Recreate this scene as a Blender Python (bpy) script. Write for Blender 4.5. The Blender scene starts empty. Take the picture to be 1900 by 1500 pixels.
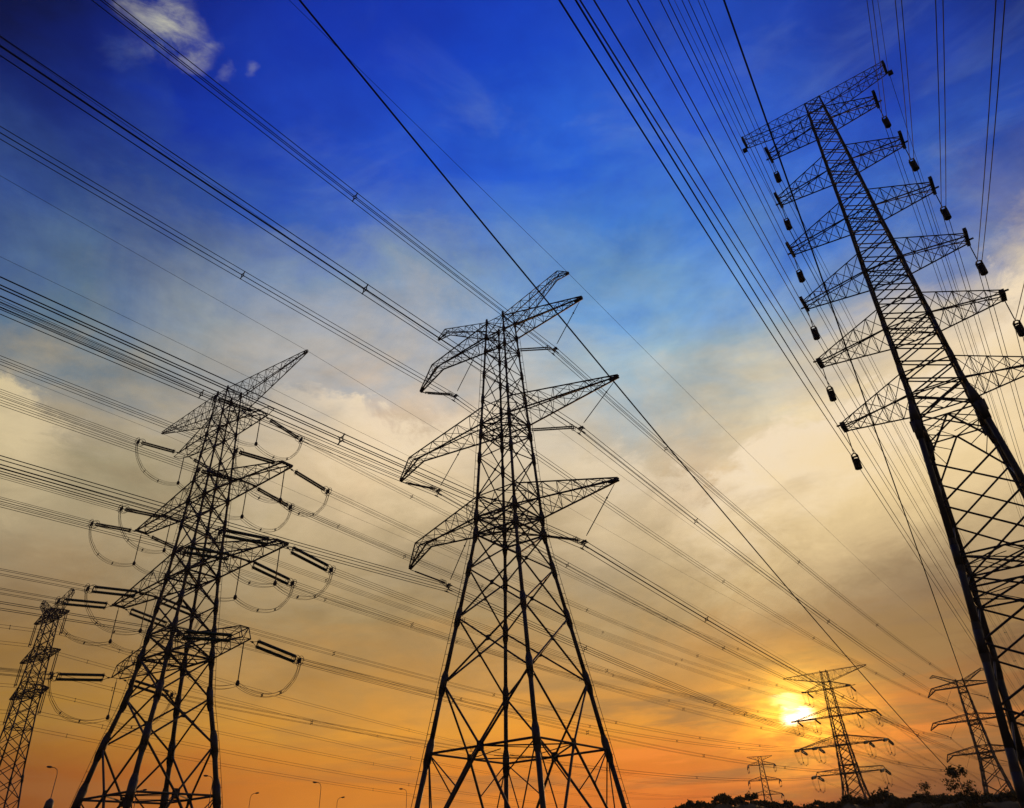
import bpy, math, random
from mathutils import Vector, Matrix

rnd = random.Random(7)
R = math.radians
scene = bpy.context.scene
COL = scene.collection

# ------------------------------------------------------------------ camera
CAM_H = 1.7
cam_data = bpy.data.cameras.new('camera')
cam = bpy.data.objects.new('camera', cam_data)
COL.objects.link(cam)
F_PX, PITCH, ROLL = 1355.15, 0.572127, -0.050941
fw = Vector((0, math.cos(PITCH), math.sin(PITCH)))
up0 = Vector((0, -math.sin(PITCH), math.cos(PITCH)))
rt0 = Vector((1, 0, 0))
rt = rt0 * math.cos(ROLL) + up0 * math.sin(ROLL)
up = -rt0 * math.sin(ROLL) + up0 * math.cos(ROLL)
cam.matrix_world = Matrix(((rt.x, up.x, -fw.x, 0), (rt.y, up.y, -fw.y, 0), (rt.z, up.z, -fw.z, CAM_H), (0, 0, 0, 1)))
cam_data.sensor_fit = 'HORIZONTAL'
cam_data.sensor_width = 36.0
cam_data.lens = 36.0 * F_PX / 1900.0
cam_data.clip_start = 0.1
cam_data.clip_end = 20000
scene.camera = cam

# ------------------------------------------------------------------ view
scene.view_settings.view_transform = 'Standard'
scene.view_settings.look = 'None'
scene.view_settings.exposure = 0
scene.view_settings.gamma = 1

SUN_AZ, SUN_EL = 18.78, 8.4

# sky colours of the evening, by azimuth (degrees) and elevation
ELS = [0, 3, 6, 9, 12, 16, 20, 24, 28, 32, 36, 41, 46, 52, 58, 64]
SKY = [
    (-52, [(0.287,0.084,0.014), (0.287,0.084,0.014), (0.311,0.114,0.018), (0.319,0.169,0.038), (0.256,0.159,0.069), (0.295,0.223,0.131), (0.305,0.250,0.153), (0.339,0.283,0.198), (0.109,0.168,0.219), (0.075,0.133,0.252), (0.032,0.070,0.222), (0.014,0.033,0.156), (0.005,0.013,0.100), (0.004,0.008,0.061), (0.004,0.010,0.095), (0.005,0.013,0.140)]),
    (-42, [(0.287,0.084,0.014), (0.287,0.084,0.014), (0.295,0.094,0.016), (0.352,0.181,0.031), (0.261,0.148,0.049), (0.289,0.202,0.108), (0.281,0.223,0.135), (0.365,0.286,0.169), (0.307,0.267,0.199), (0.109,0.168,0.219), (0.078,0.138,0.254), (0.032,0.072,0.232), (0.014,0.037,0.208), (0.005,0.017,0.175), (0.006,0.015,0.166), (0.006,0.018,0.202)]),
    (-32, [(0.287,0.084,0.014), (0.287,0.084,0.014), (0.289,0.085,0.015), (0.390,0.196,0.029), (0.315,0.173,0.049), (0.299,0.200,0.097), (0.327,0.249,0.142), (0.310,0.260,0.156), (0.362,0.305,0.211), (0.283,0.278,0.256), (0.224,0.260,0.292), (0.116,0.172,0.300), (0.033,0.081,0.315), (0.006,0.030,0.333), (0.006,0.021,0.246), (0.006,0.024,0.273)]),
    (-22, [(0.487,0.143,0.018), (0.498,0.147,0.018), (0.508,0.151,0.018), (0.593,0.268,0.036), (0.469,0.250,0.066), (0.366,0.247,0.112), (0.391,0.296,0.165), (0.422,0.333,0.195), (0.444,0.356,0.235), (0.418,0.359,0.289), (0.345,0.347,0.350), (0.183,0.253,0.380), (0.037,0.108,0.444), (0.013,0.057,0.462), (0.007,0.033,0.371), (0.007,0.029,0.342)]),
    (-12, [(0.672,0.219,0.021), (0.676,0.221,0.021), (0.682,0.226,0.022), (0.728,0.305,0.036), (0.547,0.274,0.065), (0.387,0.262,0.114), (0.423,0.320,0.180), (0.534,0.403,0.243), (0.635,0.467,0.291), (0.616,0.467,0.328), (0.437,0.414,0.392), (0.217,0.304,0.437), (0.065,0.153,0.532), (0.017,0.080,0.554), (0.008,0.044,0.466), (0.007,0.033,0.387)]),
    (-2, [(0.748,0.213,0.018), (0.748,0.213,0.018), (0.761,0.231,0.021), (0.838,0.335,0.035), (0.591,0.292,0.071), (0.394,0.267,0.120), (0.391,0.293,0.171), (0.480,0.379,0.240), (0.557,0.454,0.309), (0.535,0.469,0.376), (0.378,0.416,0.442), (0.169,0.297,0.505), (0.064,0.183,0.571), (0.020,0.103,0.588), (0.008,0.054,0.502), (0.007,0.036,0.408)]),
    (8, [(0.738,0.153,0.015), (0.740,0.156,0.015), (0.782,0.210,0.020), (0.834,0.327,0.038), (0.595,0.294,0.074), (0.426,0.280,0.121), (0.398,0.297,0.169), (0.529,0.405,0.247), (0.557,0.463,0.325), (0.462,0.452,0.400), (0.313,0.407,0.469), (0.143,0.301,0.550), (0.058,0.198,0.603), (0.022,0.115,0.610), (0.009,0.059,0.509), (0.007,0.039,0.429)]),
    (16, [(0.509,0.105,0.019), (0.539,0.109,0.018), (0.694,0.204,0.025), (0.758,0.300,0.044), (0.538,0.273,0.075), (0.430,0.279,0.121), (0.455,0.332,0.180), (0.642,0.461,0.266), (0.553,0.463,0.336), (0.405,0.431,0.404), (0.270,0.395,0.476), (0.156,0.319,0.562), (0.058,0.201,0.610), (0.026,0.113,0.610), (0.012,0.061,0.481), (0.009,0.046,0.429)]),
    (24, [(0.210,0.060,0.021), (0.236,0.066,0.021), (0.544,0.191,0.031), (0.583,0.239,0.049), (0.383,0.207,0.070), (0.382,0.252,0.124), (0.510,0.372,0.204), (0.682,0.514,0.292), (0.647,0.534,0.345), (0.491,0.474,0.398), (0.297,0.399,0.490), (0.134,0.281,0.572), (0.055,0.182,0.603), (0.026,0.100,0.603), (0.013,0.059,0.437), (0.011,0.053,0.429)]),
    (32, [(0.091,0.034,0.018), (0.091,0.034,0.018), (0.296,0.111,0.026), (0.254,0.114,0.038), (0.239,0.132,0.057), (0.292,0.195,0.104), (0.513,0.376,0.197), (0.688,0.523,0.294), (0.690,0.548,0.344), (0.552,0.488,0.399), (0.217,0.328,0.524), (0.061,0.180,0.581), (0.035,0.123,0.566), (0.018,0.075,0.502), (0.013,0.058,0.412), (0.013,0.061,0.429)]),
    (42, [(0.091,0.034,0.018), (0.151,0.057,0.020), (0.281,0.114,0.032), (0.224,0.115,0.046), (0.250,0.154,0.077), (0.396,0.280,0.142), (0.583,0.431,0.244), (0.667,0.505,0.323), (0.676,0.530,0.356), (0.572,0.481,0.366), (0.140,0.168,0.343), (0.025,0.080,0.396), (0.014,0.056,0.422), (0.012,0.045,0.353), (0.012,0.050,0.374), (0.012,0.055,0.398)]),
    (52, [(0.091,0.034,0.018), (0.268,0.100,0.025), (0.241,0.114,0.041), (0.247,0.149,0.073), (0.355,0.247,0.127), (0.580,0.428,0.241), (0.669,0.509,0.328), (0.670,0.535,0.363), (0.414,0.364,0.348), (0.030,0.077,0.305), (0.018,0.055,0.305), (0.009,0.034,0.268), (0.007,0.022,0.175), (0.008,0.027,0.216), (0.010,0.038,0.301), (0.012,0.048,0.365)]),
]
BACK = [(0.09, 0.045, 0.02), (0.07, 0.05, 0.035), (0.045, 0.05, 0.07), (0.02, 0.03, 0.09), (0.006, 0.014, 0.09)]

world = bpy.data.worlds.new('World')
scene.world = world
world.use_nodes = True
wt = world.node_tree
for n in list(wt.nodes):
    wt.nodes.remove(n)


class NT:
    """tiny helper to write node trees"""
    def __init__(s, t):
        s.t = t

    def node(s, kind, **kw):
        n = s.t.nodes.new(kind)
        for k, v in kw.items():
            setattr(n, k, v)
        return n

    def put(s, sock, v):
        if hasattr(v, 'default_value') or hasattr(v, 'is_output'):
            s.t.links.new(v, sock)
        elif isinstance(v, (tuple, list)):
            sock.default_value = v if len(v) == len(sock.default_value) else tuple(v) + (1,)
        else:
            sock.default_value = v

    def m(s, op, a, b=None, c=None, clamp=False):
        n = s.node('ShaderNodeMath', operation=op, use_clamp=clamp)
        s.put(n.inputs[0], a)
        if b is not None: s.put(n.inputs[1], b)
        if c is not None: s.put(n.inputs[2], c)
        return n.outputs[0]

    def vm(s, op, a, b=None):
        n = s.node('ShaderNodeVectorMath', operation=op)
        s.put(n.inputs[0], a)
        if b is not None: s.put(n.inputs[1], b)
        return n.outputs[0]

    def mix(s, f, a, b, mode='MIX'):
        n = s.node('ShaderNodeMix', data_type='RGBA', blend_type=mode)
        s.put(n.inputs[0], f)
        s.put(n.inputs[6], a)
        s.put(n.inputs[7], b)
        return n.outputs[2]

    def mapr(s, v, a, b, c=0.0, d=1.0, kind='LINEAR'):
        n = s.node('ShaderNodeMapRange', interpolation_type=kind)
        s.put(n.inputs[0], v)
        for i, q in enumerate((a, b, c, d)):
            s.put(n.inputs[1 + i], q)
        return n.outputs[0]

    def noise(s, vec, scale, detail=4, rough=0.5, dist=0.0, color=False, lac=2.0):
        n = s.node('ShaderNodeTexNoise')
        s.put(n.inputs['Vector'], vec)
        n.inputs['Scale'].default_value = scale
        n.inputs['Detail'].default_value = detail
        n.inputs['Roughness'].default_value = rough
        n.inputs['Distortion'].default_value = dist
        n.inputs['Lacunarity'].default_value = lac
        return n.outputs[1 if color else 0]

    def ramp(s, f, stops):
        n = s.node('ShaderNodeValToRGB')
        e = n.color_ramp.elements
        while len(e) > 1:
            e.remove(e[-1])
        for i, (p, c) in enumerate(stops):
            q = e[0] if i == 0 else e.new(p)
            q.position = p
            q.color = (c[0], c[1], c[2], 1)
        s.put(n.inputs[0], f)
        return n.outputs[0]

    def comb(s, x, y, z):
        n = s.node('ShaderNodeCombineXYZ')
        for i, v in enumerate((x, y, z)):
            s.put(n.inputs[i], v)
        return n.outputs[0]


def build_sky():
    w = NT(wt)
    tc = w.node('ShaderNodeTexCoord')
    dirv = w.vm('NORMALIZE', tc.outputs['Generated'])
    sp = w.node('ShaderNodeSeparateXYZ')
    w.put(sp.inputs[0], dirv)
    x, y, z = sp.outputs
    az = w.m('MULTIPLY', w.m('ARCTAN2', x, y), 180 / math.pi)
    el = w.m('MULTIPLY', w.m('ARCSINE', z), 180 / math.pi)
    # cloud-shaped wandering of the colour bands
    flat = w.comb(x, y, w.m('MULTIPLY', z, 1.9))
    n1 = w.noise(flat, 3.2, 7, 0.60, 0.5)
    n2 = w.noise(w.vm('ADD', flat, (3.1, 7.7, 1.3)), 3.0, 7, 0.62, 0.6)
    n3 = w.noise(w.vm('ADD', flat, (9.3, 2.1, 5.9)), 9.0, 6, 0.62, 0.8)
    amp = w.mapr(el, 5, 30, 0.35, 1.0, 'SMOOTHSTEP')
    azw = w.m('ADD', az, w.m('MULTIPLY', w.m('MULTIPLY', w.m('SUBTRACT', n1, 0.5), 26.0), amp))
    dy = w.m('ADD', w.m('MULTIPLY', w.m('SUBTRACT', n2, 0.5), 17.0), w.m('MULTIPLY', w.m('SUBTRACT', n3, 0.5), 6.0))
    elw = w.m('ADD', el, w.m('MULTIPLY', dy, amp))
    f = w.m('DIVIDE', elw, 64.0, clamp=True)
    col = None
    prev = None
    for a, cols in SKY:
        r = w.ramp(f, [(e / 64.0, c) for e, c in zip(ELS, cols)])
        if col is None:
            col = r
        else:
            col = w.mix(w.mapr(azw, prev, a, 0, 1), col, r)
        prev = a
    # the half of the sky behind the viewer is already dusk
    back = w.ramp(f, [(p, c) for p, c in zip((0, .15, .35, .6, 1), BACK)])
    side = w.mapr(w.m('ABSOLUTE', az), 55, 85, 0, 1, 'SMOOTHSTEP')
    side = w.m('MULTIPLY', side, w.mapr(el, 60, 85, 1.0, 0.0, 'SMOOTHSTEP'))
    col = w.mix(side, col, back)
    col = w.mix(w.mapr(el, 64, 88, 0, 1, 'SMOOTHSTEP'), col, (0.006, 0.02, 0.16))
    # thin cloud: lighter and darker billows
    b1 = w.noise(w.vm('ADD', flat, (1.7, 4.4, 8.8)), 5.5, 8, 0.62, 0.4)
    b2 = w.noise(w.vm('ADD', w.comb(x, y, w.m('MULTIPLY', z, 3.4)), (5.5, 0.4, 2.8)), 13.0, 6, 0.6, 0.3)
    bil = w.m('ADD', w.m('MULTIPLY', w.m('SUBTRACT', b1, 0.5), 1.5), w.m('MULTIPLY', w.m('SUBTRACT', b2, 0.5), 0.6))
    bm = w.m('MULTIPLY', w.mapr(el, 6, 18, 0.3, 1.0, 'SMOOTHSTEP'), w.mapr(el, 36, 54, 1.0, 0.35, 'SMOOTHSTEP'))
    gain = w.m('ADD', w.m('ADD', 1.0, w.m('MULTIPLY', w.mapr(el, 14, 22, 0, 0.13, 'SMOOTHSTEP'), w.mapr(el, 36, 46, 1, 0, 'SMOOTHSTEP'))), w.m('MULTIPLY', bil, w.m('MULTIPLY', bm, 0.6)))
    sc = w.node('ShaderNodeVectorMath', operation='SCALE')
    w.put(sc.inputs[0], col)
    w.put(sc.inputs[3], gain)
    col = sc.outputs[0]
    # cloud banks with a lit upper edge: edge height and strength by azimuth
    EDGE = [(-60, 30, .2), (-41.2, 30.5, .8), (-38, 29, .65), (-34, 27.5, .05), (-25, 32, .05), (-19.2, 33.4, .4), (-14.9, 32.6, .72), (-9.5, 32.0, .72), (-2.5, 32.5, .35),
            (2.4, 30.8, .2), (9.2, 27.8, .35), (15.7, 26.0, .7), (20.8, 28.3, 1), (24.5, 29.0, 1), (28, 29.3, 1), (33.7, 29.5, 1), (37.8, 30, .9), (41.4, 33, .9), (43.5, 34, .9), (60, 36, .6)]
    fa = w.m('DIVIDE', w.m('ADD', w.m('ADD', az, 60.0), w.m('MULTIPLY', w.m('SUBTRACT', n1, 0.5), 5.0)), 120.0, clamp=True)
    eh = w.m('MULTIPLY', w.ramp(fa, [((a + 60) / 120, (e / 64,) * 3) for a, e, k in EDGE]), 64.0)
    ks = w.ramp(fa, [((a + 60) / 120, (k,) * 3) for a, e, k in EDGE])
    puff = w.noise(w.vm('ADD', flat, (6.6, 2.9, 3.3)), 13.0, 8, 0.66, 0.5)
    dd = w.m('SUBTRACT', w.m('ADD', eh, w.m('ADD', w.m('MULTIPLY', w.m('SUBTRACT', puff, 0.5), 9.0), w.m('MULTIPLY', w.m('SUBTRACT', n2, 0.5), 9.0))), el)
    thick = w.mapr(az, -12, 20, 9.0, 15.0)
    bank = w.m('MULTIPLY', w.mapr(dd, -0.3, 1.5, 0, 1, 'SMOOTHSTEP'), w.mapr(w.m('DIVIDE', dd, thick), 0.13, 1.0, 1, 0, 'SMOOTHSTEP'))
    bank = w.m('MULTIPLY', w.m('MULTIPLY', bank, ks), w.mapr(b1, 0.30, 0.52, 0.45, 1.1, 'SMOOTHSTEP'))
    warm = w.mix(w.mapr(dd, 0.0, 8.0, 0, 1), (0.90, 0.74, 0.54), (0.92, 0.69, 0.36))
    warm = w.mix(w.mapr(az, -42, -18, 1, 0), warm, (0.72, 0.58, 0.33))
    col = w.mix(w.m('MULTIPLY', bank, 1.0, clamp=True), col, warm)
    # streaks of low cloud across the orange
    lowv = w.comb(x, y, w.m('MULTIPLY', z, 9.0))
    s1 = w.noise(w.vm('ADD', lowv, (3.9, 1.2, 7.4)), 3.6, 6, 0.58, 0.35)
    s2 = w.noise(w.vm('ADD', lowv, (8.9, 5.2, 0.4)), 6.0, 5, 0.55, 0.3)
    lm = w.m('MULTIPLY', w.mapr(el, 1.5, 4.0, 0.35, 1, 'SMOOTHSTEP'), w.mapr(el, 11, 17, 1, 0, 'SMOOTHSTEP'))
    sm = w.m('MULTIPLY', w.m('MULTIPLY', w.mapr(s1, 0.46, 0.64, 0, 0.75, 'SMOOTHSTEP'), w.mapr(az, -15, 10, 0.4, 1.0)), lm)
    col = w.mix(sm, col, w.mix(w.mapr(el, 3, 12, 0, 1), (0.33, 0.125, 0.034), (0.36, 0.21, 0.075)))
    rm = w.m('MULTIPLY', w.m('MULTIPLY', w.mapr(s2, 0.46, 0.66, 0, 0.7, 'SMOOTHSTEP'), w.mapr(el, 2, 5, 0.4, 1)), w.mapr(el, 7, 10, 1, 0))
    rm = w.m('MULTIPLY', rm, w.mapr(w.m('ABSOLUTE', w.m('SUBTRACT', az, 16.0)), 8, 22, 1, 0, 'SMOOTHSTEP'))
    col = w.mix(rm, col, (0.95, 0.27, 0.035))
    # pale wisps over the blue
    wi = w.noise(w.vm('ADD', flat, (2.2, 9.1, 4.1)), 4.2, 8, 0.60, 1.0)
    wm = w.m('MULTIPLY', w.mapr(wi, 0.52, 0.80, 0, 0.26, 'SMOOTHSTEP'), w.mapr(el, 30, 42, 0, 1, 'SMOOTHSTEP'))
    wm = w.m('MULTIPLY', wm, w.mapr(el, 50, 62, 1, 0.25, 'SMOOTHSTEP'))
    col = w.mix(wm, col, (0.22, 0.33, 0.52))
    # small lit clouds high on the left: (azimuth, elevation, radius az, radius el)
    fine = w.noise(w.vm('ADD', flat, (0.3, 3.3, 6.1)), 16.0, 7, 0.62, 0.6)
    wob = w.noise(w.vm('ADD', flat, (7.3, 1.3, 0.1)), 11.0, 5, 0.6, 0.0)
    azc = w.m('ADD', az, w.m('MULTIPLY', w.m('SUBTRACT', n3, 0.5), 5.0))
    elc = w.m('ADD', el, w.m('MULTIPLY', w.m('SUBTRACT', wob, 0.5), 5.0))
    tot = None
    for (ca, ce, ra, re, k) in ((-41.8, 57.2, 3.8, 3.6, 0.9), (-39.4, 54.9, 4.0, 1.7, 1.0), (-36.0, 54.2, 2.4, 0.9, 0.9),
                                (-31.8, 53.6, 0.8, 0.4, 0.15), (-29.2, 54.3, 0.8, 0.4, 0.2), (-44.0, 55.2, 1.6, 1.4, 0.6)):
        u = w.m('DIVIDE', w.m('SUBTRACT', azc, ca), ra)
        v = w.m('DIVIDE', w.m('SUBTRACT', elc, ce), re)
        rr = w.m('SQRT', w.m('ADD', w.m('MULTIPLY', u, u), w.m('MULTIPLY', v, v)))
        g = w.m('MULTIPLY', w.mapr(rr, 0.0, 1.35, 1, 0, 'SMOOTHSTEP'), k)
        tot = g if tot is None else w.m('MAXIMUM', tot, g)
    cm = w.m('MULTIPLY', tot, w.mapr(fine, 0.33, 0.68, 0.0, 1.0, 'SMOOTHSTEP'))
    col = w.mix(w.m('MULTIPLY', cm, 0.95, clamp=True), col, (0.55, 0.54, 0.42))
    # the sun behind thin cloud
    sw = w.noise(w.vm('ADD', w.comb(x, y, w.m('MULTIPLY', z, 4.0)), (4.2, 8.1, 0.7)), 26.0, 4, 0.55, 0.3)
    sa = w.m('SUBTRACT', az, SUN_AZ)
    se = w.m('ADD', w.m('SUBTRACT', el, SUN_EL), w.m('MULTIPLY', w.m('SUBTRACT', sw, 0.5), 3.0))

    def blob(da, de, ra, re, r0, r1, k):
        u = w.m('DIVIDE', w.m('SUBTRACT', sa, da), ra)
        v = w.m('DIVIDE', w.m('SUBTRACT', se, de), re)
        rr = w.m('SQRT', w.m('ADD', w.m('MULTIPLY', u, u), w.m('MULTIPLY', v, v)))
        return w.m('MULTIPLY', w.mapr(rr, r0, r1, 1, 0, 'SMOOTHERSTEP'), k)

    def add(c, m_, rgb):
        n = w.node('ShaderNodeVectorMath', operation='SCALE')
        n.inputs[0].default_value = rgb
        w.put(n.inputs[3], m_)
        return w.vm('ADD', c, n.outputs[0])
    streak = w.mapr(sw, 0.32, 0.68, 0.45, 1.2, 'SMOOTHSTEP')
    col = add(col, w.m('MULTIPLY', blob(0.2, 0.4, 1.35, 1.0, 0.0, 6.5, 0.62), streak), (1.0, 0.46, 0.02))
    col = add(col, w.m('MULTIPLY', blob(0.1, 0.5, 1.3, 1.05, 0.0, 3.2, 0.85), streak), (1.0, 0.62, 0.06))
    col = add(col, blob(0.05, -0.12, 1.15, 0.72, 0.2, 1.3, 2.5), (1.0, 0.95, 0.75))
    col = add(col, blob(-0.35, 0.85, 1.2, 0.42, 0.0, 1.4, 0.75), (1.0, 0.9, 0.5))
    # a trace of the physical sky's own scattering
    st = w.node('ShaderNodeTexSky', sky_type='NISHITA')
    st.sun_disc = False
    st.sun_elevation = R(SUN_EL)
    st.sun_rotation = R(SUN_AZ)
    st.dust_density = 4.0
    bg1 = w.node('ShaderNodeBackground')
    w.put(bg1.inputs[0], col)
    bg1.inputs[1].default_value = 1.0
    bg2 = w.node('ShaderNodeBackground')
    w.put(bg2.inputs[0], st.outputs[0])
    bg2.inputs[1].default_value = 0.0004
    ad = w.node('ShaderNodeAddShader')
    wt.links.new(bg1.outputs[0], ad.inputs[0])
    wt.links.new(bg2.outputs[0], ad.inputs[1])
    out = w.node('ShaderNodeOutputWorld')
    wt.links.new(ad.outputs[0], out.inputs[0])


build_sky()

sun_data = bpy.data.lights.new('sun', 'SUN')
sun_data.energy = 1.2
sun_data.angle = R(0.6)
sun_data.color = (1.0, 0.55, 0.22)
sun = bpy.data.objects.new('sun', sun_data)
COL.objects.link(sun)
sd = Vector((math.sin(R(SUN_AZ)) * math.cos(R(SUN_EL)), math.cos(R(SUN_AZ)) * math.cos(R(SUN_EL)), math.sin(R(SUN_EL))))
sun.rotation_euler = sd.to_track_quat('Z', 'Y').to_euler()
sun.location = (0, 0, 120)


# ------------------------------------------------------------------ materials
def material(name, base, rough=0.6, metal=0.0, var=0.35, scale=2.0, spec=0.5):
    m = bpy.data.materials.new(name)
    m.use_nodes = True
    t = NT(m.node_tree)
    b = m.node_tree.nodes['Principled BSDF']
    tc = t.node('ShaderNodeTexCoord')
    n = t.noise(tc.outputs['Object'], scale, 5, 0.6)
    lo = tuple(c * (1 - var) for c in base)
    hi = tuple(min(1, c * (1 + var)) for c in base)
    t.put(b.inputs['Base Color'], t.ramp(n, [(0.3, lo), (0.7, hi)]))
    t.put(b.inputs['Roughness'], t.mapr(n, 0.3, 0.7, rough - 0.1, rough + 0.1))
    b.inputs['Metallic'].default_value = metal
    b.inputs['Specular IOR Level'].default_value = spec
    return m


STEEL = material('dark_weathered_steel', (0.045, 0.045, 0.05), 0.6, 0.2, 0.4, 0.8, 0.3)
WIRE = material('weathered_aluminium_wire', (0.03, 0.03, 0.032), 0.7, 0.2, 0.3, 0.5, 0.2)
GLASS = material('green_glazed_insulator', (0.012, 0.045, 0.042), 0.35, 0.0, 0.3, 3.0, 0.4)
RUBBER = material('dark_rubber_insulator', (0.022, 0.02, 0.022), 0.6, 0.0, 0.3, 3.0, 0.3)
LAMP_M = material('grey_painted_lamp_metal', (0.08, 0.08, 0.085), 0.5, 0.3, 0.3, 2.0, 0.3)
LEAF = material('dark_evening_foliage', (0.045, 0.06, 0.025), 0.8, 0.0, 0.5, 1.5, 0.2)
BARK = material('brown_bark', (0.07, 0.05, 0.035), 0.9, 0.0, 0.4, 4.0, 0.2)
GRASS = material('rough_grass_ground', (0.05, 0.055, 0.03), 0.95, 0.0, 0.5, 0.15, 0.1)
HILL = material('scrubby_hillside', (0.02, 0.022, 0.013), 0.95, 0.0, 0.5, 0.08, 0.1)


# ------------------------------------------------------------------ mesh building
KR = 1.0                                       # stoutness of the bars being built


class MB:
    def __init__(s):
        s.v = []
        s.f = []

    def tube(s, p0, p1, r0, r1=None, n=6, cap=True):
        p0, p1 = Vector(p0), Vector(p1)
        r1 = r0 if r1 is None else r1
        r0, r1 = r0 * KR, r1 * KR
        ax = p1 - p0
        if ax.length < 1e-5: return s
        ax.normalize()
        u = ax.orthogonal().normalized()
        w = ax.cross(u)
        b = len(s.v)
        for p, r in ((p0, r0), (p1, r1)):
            for i in range(n):
                a = 2 * math.pi * i / n
                q = p + (u * math.cos(a) + w * math.sin(a)) * r
                s.v.append(q[:])
        for i in range(n):
            j = (i + 1) % n
            s.f.append((b + i, b + j, b + n + j, b + n + i))
        if cap:
            s.f.append(tuple(b + i for i in reversed(range(n))))
            s.f.append(tuple(b + n + i for i in range(n)))
        return s

    def bar(s, p0, p1, r):
        return s.tube(p0, p1, r, r, 4, False)

    def lathe(s, p0, p1, prof, n=10):
        """prof: list of (fraction along p0->p1, radius)"""
        p0, p1 = Vector(p0), Vector(p1)
        ax = (p1 - p0)
        L = ax.copy()
        ax.normalize()
        u = ax.orthogonal().normalized()
        w = ax.cross(u)
        b = len(s.v)
        for t, r in prof:
            c = p0 + L * t
            for i in range(n):
                a = 2 * math.pi * i / n
                s.v.append((c + (u * math.cos(a) + w * math.sin(a)) * r)[:])
        for k in range(len(prof) - 1):
            for i in range(n):
                j = (i + 1) % n
                s.f.append((b + k * n + i, b + k * n + j, b + (k + 1) * n + j, b + (k + 1) * n + i))
        s.f.append(tuple(b + i for i in reversed(range(n))))
        k = b + (len(prof) - 1) * n
        s.f.append(tuple(k + i for i in range(n)))
        return s

    def path(s, pts, r, n=5, closed=False):
        pts = [Vector(p) for p in pts]
        b = len(s.v)
        m = len(pts)
        ref = None
        for i, p in enumerate(pts):
            if closed:
                t = pts[(i + 1) % m] - pts[i - 1]
            else:
                t = pts[min(i + 1, m - 1)] - pts[max(i - 1, 0)]
            t.normalize()
            if ref is None:
                ref = t.orthogonal().normalized()
            u = (ref - t * ref.dot(t)).normalized()
            ref = u
            w = t.cross(u)
            for k in range(n):
                a = 2 * math.pi * k / n
                s.v.append((p + (u * math.cos(a) + w * math.sin(a)) * r)[:])
        for i in range(m if closed else m - 1):
            i2 = (i + 1) % m
            for k in range(n):
                k2 = (k + 1) % n
                s.f.append((b + i * n + k, b + i * n + k2, b + i2 * n + k2, b + i2 * n + k))
        if not closed:
            s.f.append(tuple(b + k for k in reversed(range(n))))
            s.f.append(tuple(b + (m - 1) * n + k for k in range(n)))
        return s

    def ring(s, c, axis, rx, ry, r, n=14, updir=None):
        c, axis = Vector(c), Vector(axis).normalized()
        u = Vector(updir) if updir else axis.orthogonal()
        u = (u - axis * u.dot(axis)).normalized()
        w = axis.cross(u)
        return s.path([c + u * math.cos(2 * math.pi * i / n) * rx + w * math.sin(2 * math.pi * i / n) * ry for i in range(n)], r, 4, True)

    def box(s, c, x, y, z):
        """box around c with half-extent vectors x, y, z"""
        c, x, y, z = Vector(c), Vector(x), Vector(y), Vector(z)
        b = len(s.v)
        for i in (-1, 1):
            for j in (-1, 1):
                for k in (-1, 1):
                    s.v.append((c + x * i + y * j + z * k)[:])
        for q in ((0, 1, 3, 2), (4, 6, 7, 5), (0, 4, 5, 1), (2, 3, 7, 6), (0, 2, 6, 4), (1, 5, 7, 3)):
            s.f.append(tuple(b + i for i in q))
        return s

    def ball(s, c, r, n=8, m=5, sq=(1, 1, 1)):
        c = Vector(c)
        b = len(s.v)
        for j in range(1, m):
            th = math.pi * j / m
            for i in range(n):
                a = 2 * math.pi * i / n
                s.v.append((c.x + r * sq[0] * math.sin(th) * math.cos(a), c.y + r * sq[1] * math.sin(th) * math.sin(a), c.z + r * sq[2] * math.cos(th)))
        s.v.append((c.x, c.y, c.z + r * sq[2]))
        s.v.append((c.x, c.y, c.z - r * sq[2]))
        for j in range(m - 2):
            for i in range(n):
                k = (i + 1) % n
                s.f.append((b + j * n + i, b + (j + 1) * n + i, b + (j + 1) * n + k, b + j * n + k))
        t = b + (m - 1) * n
        for i in range(n):
            k = (i + 1) % n
            s.f.append((t, b + i, b + k))
            s.f.append((t + 1, b + (m - 2) * n + k, b + (m - 2) * n + i))
        return s

    def build(s, name, mat, parent=None, smooth=False):
        me = bpy.data.meshes.new(name)
        me.from_pydata(s.v, [], s.f)
        me.materials.append(mat)
        if smooth:
            me.polygons.foreach_set('use_smooth', [True] * len(me.polygons))
        me.update()
        o = bpy.data.objects.new(name, me)
        COL.objects.link(o)
        if parent is not None: o.parent = parent
        return o


def tag(o, label=None, cat=None, group=None, kind=None):
    if label:
        n = len(label.split())
        if not 4 <= n <= 16: print('LABEL', n, label)
        o['label'] = label
    if cat: o['category'] = cat
    if group: o['group'] = group
    if kind: o['kind'] = kind
    return o


def thing(name, loc, rz=0.0, label=None, cat=None, group=None):
    o = bpy.data.objects.new(name, None)
    o.empty_display_size = 0.5
    COL.objects.link(o)
    o.location = loc
    o.rotation_euler = (0, 0, rz)
    return tag(o, label, cat, group)


def copy_tree(o, parent=None):
    c = o.copy()
    COL.objects.link(c)
    if parent is not None: c.parent = parent
    for ch in list(o.children):
        copy_tree(ch, c)
    return c


def lerp(a, b, t):
    return a + (b - a) * t

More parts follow.
